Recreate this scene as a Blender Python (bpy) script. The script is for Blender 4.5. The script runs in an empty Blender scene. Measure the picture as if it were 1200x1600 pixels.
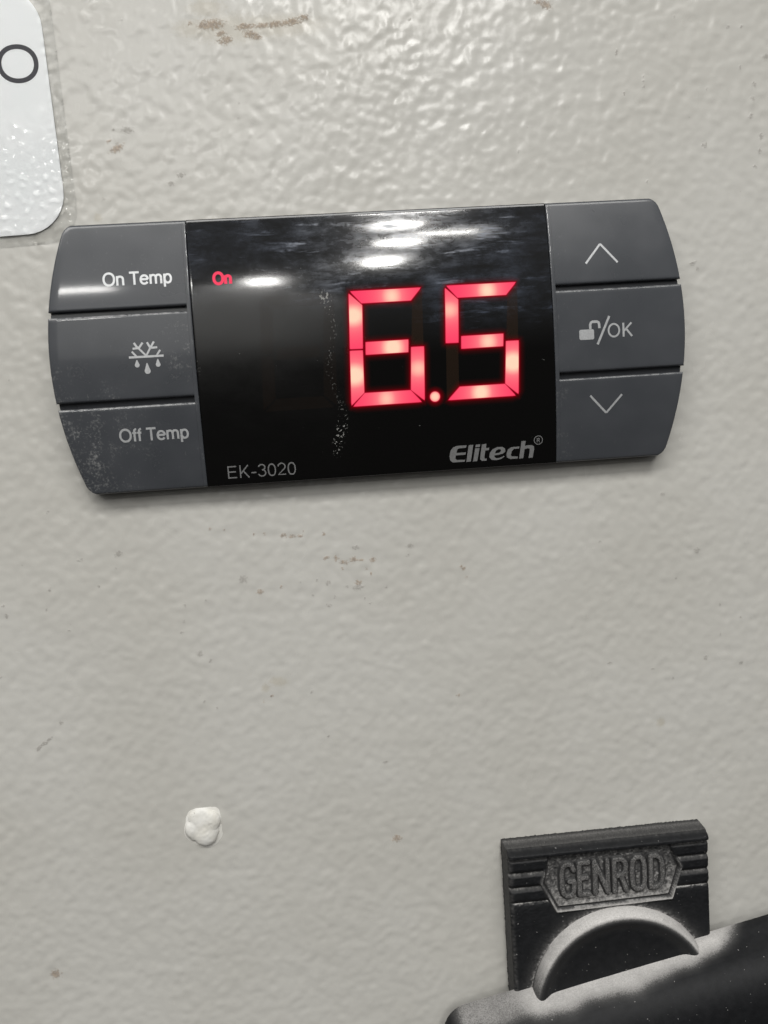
import bpy, bmesh, math, random
import numpy as np
from mathutils import Matrix, Vector
from mathutils.geometry import tessellate_polygon

random.seed(4)
rng = np.random.default_rng(11)
sc = bpy.context.scene
COL = sc.collection
MM = 0.001

# Everything is written in wall coordinates, in millimetres: x right, y up, z out of the
# wall towards the room.  The wall is the world's XZ plane and faces -Y.
def W(x, y, z):
    return Vector((x * MM, -z * MM, y * MM))

# ---------------------------------------------------------------- camera
cam_d = bpy.data.cameras.new('camera')
cam = bpy.data.objects.new('camera', cam_d)
COL.objects.link(cam)
cam_d.sensor_fit = 'VERTICAL'
cam_d.sensor_height = 24.0
cam_d.lens = 24.0 * 1400.0 / 1600.0
cam_d.clip_start = 0.005
cam_d.clip_end = 100.0
R_cw = Matrix(((0.9944486997, -0.0643584925, 0.0832452610),
               (0.0725082528, 0.9924521161, -0.0989007100),
               (-0.0762518348, 0.1043876506, 0.9916092355)))       # wall -> camera axes
A_w = Matrix(((1, 0, 0), (0, 0, -1), (0, 1, 0)))                     # wall -> world axes
cam.matrix_world = Matrix.Translation(W(-9.652, -9.640, 122.629)) @ (A_w @ R_cw.transposed()).to_4x4()
sc.camera = cam

# ---------------------------------------------------------------- world: a plain room, light ceiling and dim floor
world = bpy.data.worlds.new('World')
sc.world = world
world.use_nodes = True
nt = world.node_tree
nt.nodes.clear()
wo = nt.nodes.new('ShaderNodeOutputWorld')
bg = nt.nodes.new('ShaderNodeBackground')
tc = nt.nodes.new('ShaderNodeTexCoord')
sx = nt.nodes.new('ShaderNodeSeparateXYZ')
rp = nt.nodes.new('ShaderNodeValToRGB')
nt.links.new(tc.outputs['Generated'], sx.inputs[0])
mr = nt.nodes.new('ShaderNodeMapRange')
mr.inputs['From Min'].default_value = -1.0
mr.inputs['From Max'].default_value = 1.0
nt.links.new(sx.outputs['Z'], mr.inputs['Value'])
nt.links.new(mr.outputs[0], rp.inputs[0])
cr = rp.color_ramp
cr.elements[0].position = 0.0
cr.elements[0].color = (0.10, 0.095, 0.09, 1)
cr.elements[1].position = 1.0
cr.elements[1].color = (1.4, 1.42, 1.46, 1)
e = cr.elements.new(0.515); e.color = (0.14, 0.135, 0.13, 1)
e = cr.elements.new(0.60); e.color = (0.85, 0.85, 0.84, 1)
e = cr.elements.new(0.70); e.color = (1.40, 1.42, 1.45, 1)
bg.inputs['Strength'].default_value = 0.245
nt.links.new(rp.outputs[0], bg.inputs[0])
nt.links.new(bg.outputs[0], wo.inputs[0])

# ---------------------------------------------------------------- ceiling lamps of the room, and added lamps (metres, wall axes)
def down_lamp(name, x, y, z, sx_, sy_, power, color=(1.0, 0.985, 0.95)):
    d = bpy.data.lights.new(name, 'AREA')
    d.shape = 'RECTANGLE'
    d.size = sx_
    d.size_y = sy_
    d.energy = power
    d.color = color
    o = bpy.data.objects.new(name, d)
    o.location = (x, -z, y)          # an area lamp looks down its own -Z: straight to the floor
    COL.objects.link(o)
    return o

HC = 1.75
def lamp_at(elev, az, w, l, power, h=HC):
    t = math.tan(math.radians(elev))
    z = h / t
    down_lamp('down_lamp', z * math.tan(math.radians(az)), h, z, w, l, power)

# rows that show in the curved display, seen away behind the camera
lamp_at(35.2, 8.6, 0.34, 0.06, 8)
lamp_at(31.7, 7.3, 0.165, 0.10, 8)
lamp_at(29.4, 10.7, 0.27, 0.06, 4.5)
lamp_at(27.7, 7.1, 0.16, 0.12, 9)
lamp_at(23.5, 5.7, 0.15, 0.30, 18)
lamp_at(20.3, -2.5, 0.16, 0.34, 15)
lamp_at(20.6, -14.6, 0.40, 0.24, 26)
# near lamp added above the cabinet: grades the wall downward and throws the shadows
down_lamp('down_lamp', -0.07, 0.33, 0.33, 0.6, 0.15, 2.65)

# unseen panel light added behind the camera: its glow lies in the display's left
def added_panel(x0, x1, y0, y1, z, power):
    d = bpy.data.lights.new('added_panel_light', 'AREA')
    d.shape = 'RECTANGLE'
    d.size, d.size_y, d.energy = x1 - x0, y1 - y0, power
    d.color = (1.0, 0.99, 0.95)
    o = bpy.data.objects.new('added_panel_light', d)
    o.location = ((x0 + x1) / 2, -z, (y0 + y1) / 2)
    o.rotation_euler = (math.radians(90), 0, 0)      # shines back at the cabinet (+Y)
    COL.objects.link(o)
added_panel(-1.35, 0.12, 0.42, 1.30, 4.6, 5.2)
lamp_at(19.1, -5.6, 0.14, 0.30, 1.6)

sc.view_settings.view_transform = 'Standard'
sc.view_settings.look = 'None'
sc.view_settings.exposure = 0.0
sc.view_settings.gamma = 1.0
sc.render.film_transparent = False

# ================================================================ helpers
class Nodes:
    """A small wrapper that keeps material code short."""
    def __init__(self, name):
        self.m = bpy.data.materials.new(name)
        self.m.use_nodes = True
        self.t = self.m.node_tree
        self.t.nodes.clear()
        self.out = self.n('ShaderNodeOutputMaterial')
    def n(self, kind, **kw):
        nd = self.t.nodes.new(kind)
        for k, v in kw.items():
            setattr(nd, k, v)
        return nd
    def put(self, sock, v):
        if isinstance(v, bpy.types.NodeSocket):
            self.t.links.new(v, sock)
        elif isinstance(v, (tuple, list)) and len(v) == 3 and sock.type == 'RGBA':
            sock.default_value = (*v, 1)
        else:
            sock.default_value = v
    def attr(self, name):
        nd = self.n('ShaderNodeAttribute', attribute_type='GEOMETRY', attribute_name=name)
        return nd.outputs['Fac']
    def coord(self, scale=(1, 1, 1), rot=(0, 0, 0)):
        """object coordinates counted in millimetres"""
        tcn = self.n('ShaderNodeTexCoord')
        mp = self.n('ShaderNodeMapping')
        mp.inputs['Scale'].default_value = [1000 * s for s in scale]
        mp.inputs['Rotation'].default_value = rot
        self.t.links.new(tcn.outputs['Object'], mp.inputs[0])
        return mp.outputs[0]
    def noise(self, scale, detail=2.0, rough=0.5, vec=None, dist=0.0):
        nd = self.n('ShaderNodeTexNoise')
        nd.inputs['Scale'].default_value = scale
        nd.inputs['Detail'].default_value = detail
        nd.inputs['Roughness'].default_value = rough
        nd.inputs['Distortion'].default_value = dist
        self.t.links.new(vec if vec is not None else self.coord(), nd.inputs['Vector'])
        return nd.outputs['Fac']
    def step(self, v, a, b, lo=0.0, hi=1.0):
        nd = self.n('ShaderNodeMapRange', interpolation_type='SMOOTHSTEP')
        self.put(nd.inputs['Value'], v)
        nd.inputs['From Min'].default_value = a
        nd.inputs['From Max'].default_value = b
        nd.inputs['To Min'].default_value = lo
        nd.inputs['To Max'].default_value = hi
        return nd.outputs[0]
    def math(self, op, a, b=0.0, c=None):
        nd = self.n('ShaderNodeMath', operation=op)
        self.put(nd.inputs[0], a)
        self.put(nd.inputs[1], b)
        if c is not None:
            self.put(nd.inputs[2], c)
        return nd.outputs[0]
    def mix(self, f, a, b):
        nd = self.n('ShaderNodeMix', data_type='RGBA')
        self.put(nd.inputs[0], f)
        self.put(nd.inputs[6], a)
        self.put(nd.inputs[7], b)
        return nd.outputs[2]
    def bump(self, h, strength, dist, normal=None):
        nd = self.n('ShaderNodeBump')
        nd.inputs['Strength'].default_value = strength
        nd.inputs['Distance'].default_value = dist
        self.put(nd.inputs['Height'], h)
        if normal is not None:
            self.put(nd.inputs['Normal'], normal)
        return nd.outputs[0]
    def up(self):
        g = self.n('ShaderNodeNewGeometry')
        s = self.n('ShaderNodeSeparateXYZ')
        self.t.links.new(g.outputs['Normal'], s.inputs[0])
        return s.outputs['Z']
    def principled(self, base, rough, spec=0.5, normal=None, **kw):
        p = self.n('ShaderNodeBsdfPrincipled')
        self.put(p.inputs['Base Color'], base)
        self.put(p.inputs['Roughness'], rough)
        self.put(p.inputs['Specular IOR Level'], spec)
        if normal is not None:
            self.put(p.inputs['Normal'], normal)
        for k, v in kw.items():
            self.put(p.inputs[k.replace('_', ' ')], v)
        return p.outputs[0]
    def done(self, shader):
        self.t.links.new(shader, self.out.inputs['Surface'])
        return self.m

def raw_mesh(name, V, Q, attrs=None, smooth=True):
    """V: n x 3 millimetres in wall axes; Q: m x 4 (or m x 3) vertex indices."""
    V = np.asarray(V, dtype=np.float64)
    Q = np.asarray(Q, dtype=np.int32)
    me = bpy.data.meshes.new(name)
    n, m, k = len(V), len(Q), Q.shape[1]
    me.vertices.add(n)
    Wv = np.empty((n, 3), dtype=np.float32)
    Wv[:, 0] = V[:, 0] * MM
    Wv[:, 1] = -V[:, 2] * MM
    Wv[:, 2] = V[:, 1] * MM
    me.vertices.foreach_set('co', Wv.ravel())
    me.loops.add(m * k)
    me.loops.foreach_set('vertex_index', Q.ravel())
    me.polygons.add(m)
    me.polygons.foreach_set('loop_start', np.arange(0, m * k, k, dtype=np.int32))
    me.polygons.foreach_set('loop_total', np.full(m, k, dtype=np.int32))
    me.polygons.foreach_set('use_smooth', np.full(m, smooth, dtype=bool))
    for an, av in (attrs or {}).items():
        at = me.attributes.new(an, 'FLOAT', 'POINT')
        at.data.foreach_set('value', np.asarray(av, dtype=np.float32).ravel())
    me.update(calc_edges=True)
    me.validate()
    return me

class Build:
    """Collects points and quads / triangles (wall millimetres) for ONE mesh object."""
    def __init__(self):
        self.v, self.f, self.sm, self.at = [], [], [], {}
    def add(self, verts, faces, smooth=True, **attrs):
        o = len(self.v)
        self.v += [tuple(p) for p in verts]
        self.f += [tuple(i + o for i in f) for f in faces]
        self.sm += [smooth] * len(faces)
        for k, a in attrs.items():
            lst = self.at.setdefault(k, [0.0] * o)
            lst += [0.0] * (o - len(lst)) + list(a)
    def grid(self, P, smooth=True, **attrs):
        """P: (ny, nx, 3); counter-clockwise seen from +z when x and y grow"""
        ny, nx = P.shape[:2]
        idx = np.arange(ny * nx).reshape(ny, nx)
        q = np.stack([idx[:-1, :-1], idx[:-1, 1:], idx[1:, 1:], idx[1:, :-1]], -1).reshape(-1, 4)
        self.add(P.reshape(-1, 3).tolist(), q.tolist(), smooth, **{k: np.asarray(a).ravel().tolist() for k, a in attrs.items()})
    def skirt(self, ring, z0, inset=0.0, smooth=False):
        """vertical wall below a closed counter-clockwise ring of points; z0 number or list"""
        n = len(ring)
        zz = z0 if hasattr(z0, '__len__') else [z0] * n
        lo = [(p[0], p[1], z) for p, z in zip(ring, zz)]
        self.add(list(ring) + lo, [(i, n + i, n + (i + 1) % n, (i + 1) % n) for i in range(n)], smooth)
    def obj(self, name, mat, parent=None, origin=(0, 0, 0)):
        me = bpy.data.meshes.new(name)
        ox, oy, oz = origin
        me.from_pydata([W(x - ox, y - oy, z - oz) for x, y, z in self.v], [], self.f)
        me.polygons.foreach_set('use_smooth', np.array(self.sm, dtype=bool))
        for k, a in self.at.items():
            a = a + [0.0] * (len(self.v) - len(a))
            at = me.attributes.new(k, 'FLOAT', 'POINT')
            at.data.foreach_set('value', np.array(a, dtype=np.float32))
        me.update()
        return link(name, me, mat, parent)

def link(name, me, mat, parent=None):
    o = bpy.data.objects.new(name, me)
    me.materials.clear()
    me.materials.append(mat)
    COL.objects.link(o)
    if parent is not None:
        o.parent = parent
    return o

def tag(o, label=None, cat=None, kind=None, group=None):
    if label: o['label'] = label
    if cat: o['category'] = cat
    if kind: o['kind'] = kind
    if group: o['group'] = group
    return o

def thing(name, label, cat, loc):
    o = bpy.data.objects.new(name, None)
    o.empty_display_size = 0.01
    o.location = W(*loc)
    COL.objects.link(o)
    return tag(o, label, cat)

def sstep(a, b, x):
    t = np.clip((np.asarray(x, dtype=float) - a) / (b - a), 0, 1)
    return t * t * (3 - 2 * t)

def seg_dist(X, Y, a, b):
    ax, ay = a; bx, by = b
    dx, dy = bx - ax, by - ay
    t = np.clip(((X - ax) * dx + (Y - ay) * dy) / max(dx * dx + dy * dy, 1e-9), 0, 1)
    return np.hypot(X - ax - t * dx, Y - ay - t * dy)

def field_noise(nx, ny, px, lam_lo, lam_hi, seed, aniso=1.0):
    """band-limited noise, unit variance, wavelengths in mm on a px-mm grid"""
    g = np.random.default_rng(seed).normal(size=(ny, nx))
    fy = np.fft.fftfreq(ny, px)[:, None]
    fx = np.fft.fftfreq(nx, px)[None, :] * aniso
    f = np.hypot(fx, fy)
    lo, hi = 1.0 / lam_hi, 1.0 / lam_lo
    H = np.exp(-(f / hi) ** 4) * (1 - np.exp(-(f / lo) ** 4))
    r = np.real(np.fft.ifft2(np.fft.fft2(g) * H))
    return r / r.std()

# ================================================================ materials
def mat_wall():
    N = Nodes('painted_metal')
    c = N.coord()
    fine = N.noise(2.6, 3, 0.55, c)
    edge = N.noise(3.2, 3, 0.6, c, 0.4)
    jag = N.math('MULTIPLY', N.math('SUBTRACT', edge, 0.5), 1.5)
    rust = N.step(N.math('ADD', N.attr('rust'), jag), 0.40, 0.95)
    grime = N.step(N.math('ADD', N.attr('grime'), jag), 0.40, 1.0)
    stain = N.step(N.math('ADD', N.attr('stain'), N.math('MULTIPLY', jag, 0.6)), 0.2, 0.9)
    big = N.noise(0.035, 3, 0.5, c)
    base = N.mix(N.step(big, 0.35, 0.65), (0.55, 0.538, 0.498), (0.58, 0.57, 0.534))
    # rare pin-prick dirt everywhere
    pin = N.step(N.noise(0.9, 2, 0.5, c), 0.765, 0.80)
    base = N.mix(N.math('MULTIPLY', pin, 0.35), base, (0.30, 0.28, 0.25))
    base = N.mix(N.math('MULTIPLY', stain, 0.34), base, (0.42, 0.37, 0.27))
    rustc = N.mix(N.step(fine, 0.35, 0.65), (0.15, 0.085, 0.045), (0.34, 0.23, 0.14))
    base = N.mix(N.math('MULTIPLY', grime, 0.45), base, (0.17, 0.15, 0.13))
    base = N.mix(N.math('MULTIPLY', rust, 0.60), base, rustc)
    marks = N.math('MAXIMUM', rust, grime)
    rough = N.math('ADD', N.step(N.noise(0.12, 3, 0.6, c), 0.3, 0.7, 0.20, 0.28), N.math('MULTIPLY', marks, 0.4))
    h = N.math('ADD', N.noise(0.55, 2, 0.45, c), N.math('MULTIPLY', fine, 0.16))
    nrm = N.bump(h, 0.30, 0.00009)
    nrm = N.bump(marks, 0.5, 0.00005, nrm)
    return N.done(N.principled(base, rough, 0.5, nrm))

def mat_grey_plastic():
    N = Nodes('grey_plastic')
    c = N.coord()
    wear = N.attr('wear')
    spots = N.step(N.math('ADD', N.math('ADD', N.math('MULTIPLY', N.noise(3.4, 3, 0.65, c, 0.4), 0.62), N.math('MULTIPLY', N.noise(0.42, 3, 0.6, c), 0.38)), N.math('MULTIPLY', wear, 0.10)), 0.60, 0.82)
    scr = N.step(N.noise(1.0, 3, 0.6, N.coord((2.6, 0.25, 1), (0, 0, 0.22))), 0.66, 0.76)
    film = N.step(N.noise(0.16, 2, 0.5, c), 0.2, 0.8)
    base = N.mix(film, (0.052, 0.056, 0.063), (0.066, 0.070, 0.078))
    base = N.mix(N.math('MULTIPLY', spots, N.math('ADD', N.math('MULTIPLY', wear, 0.40), 0.03)), base, (0.36, 0.36, 0.35))
    base = N.mix(N.math('MULTIPLY', scr, N.math('MULTIPLY', wear, 0.34)), base, (0.35, 0.35, 0.34))
    glint = N.math('MULTIPLY', N.attr('rub'), N.step(N.noise(1.1, 4, 0.7, N.coord((1, 0.3, 1))), 0.34, 0.62))  # highlight line on upper key edges, painted into the base colour
    base = N.mix(N.math('MULTIPLY', glint, 0.8), base, (0.40, 0.40, 0.40))
    rough = N.math('ADD', N.step(film, 0.0, 1.0, 0.27, 0.33), N.math('MULTIPLY', spots, 0.3))
    nrm = N.bump(N.math('ADD', N.noise(3.0, 3, 0.6, c), N.math('MULTIPLY', N.noise(0.35, 2, 0.5, c), 1.5)), 0.16, 0.00002)
    return N.done(N.principled(base, rough, 0.36, nrm, Coat_Weight=0.40, Coat_Roughness=0.075))

def mat_lens():
    N = Nodes('black_gloss_lens')
    c = N.coord()
    sm = N.attr('smear')
    gr = N.attr('grit')
    hz = N.attr('haze')
    streak = N.noise(0.60, 5, 0.74, N.coord((0.30, 2.6, 1), (0, 0, 0.045)), 0.25)
    blot = N.noise(0.28, 6, 0.72, N.coord((0.7, 1.5, 1)), 0.2)
    pat = N.math('MULTIPLY', N.step(streak, 0.30, 0.78), N.step(blot, 0.26, 0.80))
    scr = N.step(N.noise(1.0, 3, 0.6, N.coord((0.16, 4.6, 1), (0, 0, 0.06)), 0.15), 0.56, 0.68)
    pat = N.math('ADD', N.math('MULTIPLY', pat, 0.8), N.math('MULTIPLY', scr, N.step(blot, 0.38, 0.66, 0.0, 0.85)))
    f = N.math('MULTIPLY', sm, N.math('MINIMUM', pat, 1.0))
    dots = N.math('MULTIPLY', N.step(N.noise(3.6, 2, 0.5, c), 0.55, 0.65), gr)
    fleck = N.step(N.noise(1.7, 2, 0.5, c), 0.775, 0.80)
    dots = N.math('MAXIMUM', N.step(dots, 0.35, 0.8), N.math('MULTIPLY', fleck, 0.35))
    base = N.mix(N.math('MULTIPLY', f, 0.62), (0.0035, 0.0034, 0.0033), (0.125, 0.15, 0.21))
    base = N.mix(N.math('MULTIPLY', dots, 0.60), base, (0.42, 0.42, 0.40))
    rough = N.math('ADD', N.math('ADD', N.math('ADD', 0.060, N.math('MULTIPLY', hz, N.step(blot, 0.2, 0.8, 0.10, 0.18))), N.math('MULTIPLY', f, 0.16)), N.math('MULTIPLY', dots, 0.3))
    nrm = N.bump(streak, 0.05, 0.00003)
    return N.done(N.principled(base, rough, 0.5, nrm))

def mat_lit():
    """a lit seven-segment window: red, whitish over the diode that sits behind it"""
    N = Nodes('lit_red_segment')
    hot = N.attr('hot')
    core = N.attr('core')
    rampn = N.n('ShaderNodeValToRGB')
    cr_ = rampn.color_ramp
    cr_.elements[0].color = (1.0, 0.050, 0.135, 1)
    cr_.elements[1].color = (1.0, 0.69, 0.50, 1)
    el_ = cr_.elements.new(0.45); el_.color = (1.0, 0.20, 0.235, 1)
    N.put(rampn.inputs[0], hot)
    col = rampn.outputs[0]
    rim = N.mix(core, (0.55, 0.0, 0.012), col)
    em = N.n('ShaderNodeEmission')
    N.put(em.inputs['Color'], rim)
    N.put(em.inputs['Strength'], N.step(core, 0.0, 0.6, 0.45, 1.0))
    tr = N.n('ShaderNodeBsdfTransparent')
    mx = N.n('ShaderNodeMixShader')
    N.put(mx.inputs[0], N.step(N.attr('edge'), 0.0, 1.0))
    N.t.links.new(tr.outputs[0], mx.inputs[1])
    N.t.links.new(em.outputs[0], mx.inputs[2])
    return N.done(mx.outputs[0])

def mat_simple(name, base, rough, spec=0.5, noise=0.0, scale=1.5):
    N = Nodes(name)
    b = base
    if noise:
        b = N.mix(N.step(N.noise(scale, 3, 0.6), 0.3, 0.7), tuple(x * (1 - noise) for x in base), tuple(min(1, x * (1 + noise)) for x in base))
    return N.done(N.principled(b, rough, spec))

def mat_print():
    """silvery ink: catches the ceiling where the key tilts up"""
    N = Nodes('light_grey_print')
    b = N.mix(N.step(N.noise(4.0, 3, 0.6), 0.3, 0.7), (0.50, 0.51, 0.52), (0.60, 0.61, 0.62))
    return N.done(N.principled(b, 0.30, 0.5, Metallic=0.35))

def mat_card():
    N = Nodes('printed_card')
    c = N.coord()
    b = N.mix(N.step(N.noise(0.12, 2, 0.5, c), 0.3, 0.7), (0.93, 0.955, 0.965), (0.95, 0.965, 0.975))
    return N.done(N.principled(b, 0.45, 0.4))

def mat_film():
    """clear laminating film: mostly see-through, with a real gloss of its own"""
    N = Nodes('clear_film')
    fr = N.n('ShaderNodeFresnel')
    fr.inputs['IOR'].default_value = 1.5
    c = N.coord()
    nrm = N.bump(N.noise(0.75, 3, 0.6, c), 0.12, 0.0001)
    N.put(fr.inputs['Normal'], nrm)
    frs = N.math('MULTIPLY', fr.outputs[0], 0.45)
    gl = N.n('ShaderNodeBsdfGlossy')
    N.put(gl.inputs['Roughness'], N.step(N.attr('matte'), 0.0, 1.0, 0.05, 0.30))
    N.put(gl.inputs['Normal'], nrm)
    tr = N.n('ShaderNodeBsdfTransparent')
    tr.inputs['Color'].default_value = (0.995, 0.997, 0.995, 1)
    df = N.n('ShaderNodeBsdfDiffuse')
    df.inputs['Color'].default_value = (0.60, 0.62, 0.60, 1)
    m0 = N.n('ShaderNodeMixShader')
    N.put(m0.inputs[0], N.step(N.attr('rim'), 0.0, 1.0, 0.0, 0.10))
    N.t.links.new(tr.outputs[0], m0.inputs[1]); N.t.links.new(df.outputs[0], m0.inputs[2])
    mx = N.n('ShaderNodeMixShader')
    N.t.links.new(frs, mx.inputs[0])
    N.t.links.new(m0.outputs[0], mx.inputs[1]); N.t.links.new(gl.outputs[0], mx.inputs[2])
    return N.done(mx.outputs[0])

def mat_sealant():
    N = Nodes('white_sealant')
    c = N.coord()
    sp = N.step(N.noise(1.3, 3, 0.6, c), 0.66, 0.72)
    b = N.mix(N.step(N.noise(0.5, 3, 0.5, c), 0.35, 0.7), (0.80, 0.79, 0.75), (0.72, 0.70, 0.64))
    b = N.mix(N.math('MULTIPLY', sp, 0.55), b, (0.33, 0.31, 0.28))
    nrm = N.bump(N.noise(1.6, 3, 0.6, c), 0.10, 0.0001)
    return N.done(N.principled(b, 0.5, 0.4, nrm))

def mat_latch():
    """black moulded plastic; fine pale dust lies on whatever faces up, and where it has caked"""
    N = Nodes('dusty_black_plastic')
    c = N.coord()
    fine = N.noise(5.5, 4, 0.75, c)
    mid = N.noise(0.9, 4, 0.65, c)
    soft = N.noise(0.42, 4, 0.7, N.coord((0.8, 0.8, 0.8)))
    cake = N.math('MULTIPLY', N.attr('dust'), N.step(soft, 0.25, 0.70, 0.88, 1.08))
    clean = N.attr('clean')
    upf = N.step(N.math('ADD', N.up(), N.math('MULTIPLY', N.math('SUBTRACT', mid, 0.5), 0.75)), 0.32, 0.86)
    d = N.math('MAXIMUM', N.math('MULTIPLY', upf, N.math('SUBTRACT', 1.0, clean)), cake)
    grain = N.step(N.math('ADD', N.math('MULTIPLY', fine, 0.9), d), 0.62, 1.0)
    d2 = N.math('MULTIPLY', N.math('ADD', N.math('MULTIPLY', d, 0.36), N.math('MULTIPLY', N.math('MULTIPLY', grain, d), 0.60)), 0.95)
    specks = N.step(N.noise(2.6, 2, 0.5, c), 0.735, 0.76)
    d2 = N.math('MAXIMUM', d2, N.math('MULTIPLY', specks, 0.45))
    blk = N.mix(N.step(mid, 0.3, 0.7), (0.0065, 0.007, 0.0082), (0.0115, 0.012, 0.0135))
    dustc = N.mix(N.step(fine, 0.3, 0.7), (0.53, 0.515, 0.495), (0.75, 0.73, 0.71))
    base = N.mix(d2, blk, dustc)
    rough = N.step(d2, 0.0, 0.5, 0.60, 0.95)
    nrm = N.bump(fine, 0.18, 0.00005)
    return N.done(N.principled(base, rough, N.step(d2, 0, 0.5, 0.26, 0.1), nrm))

def mat_unlit():
    """an unlit window seen faintly through the tinted lens"""
    N = Nodes('unlit_segment_window')
    tr = N.n('ShaderNodeBsdfTransparent')
    df = N.n('ShaderNodeBsdfDiffuse')
    df.inputs['Color'].default_value = (0.060, 0.036, 0.022, 1)
    mx = N.n('ShaderNodeMixShader')
    N.put(mx.inputs[0], N.attr('show'))
    N.t.links.new(tr.outputs[0], mx.inputs[1]); N.t.links.new(df.outputs[0], mx.inputs[2])
    return N.done(mx.outputs[0])

M_WALL, M_GREY, M_LENS, M_LIT = mat_wall(), mat_grey_plastic(), mat_lens(), mat_lit()
M_PRINT = mat_print()
M_SILVER = mat_simple('silver_print', (0.185, 0.185, 0.185), 0.40, 0.5, 0.12, 5.0)
M_UNLIT = mat_unlit()
M_INK = mat_simple('black_ink', (0.022, 0.022, 0.032), 0.5, 0.3, 0.15, 3.0)
M_CARD, M_FILM, M_SEAL, M_LATCH = mat_card(), mat_film(), mat_sealant(), mat_latch()

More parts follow.
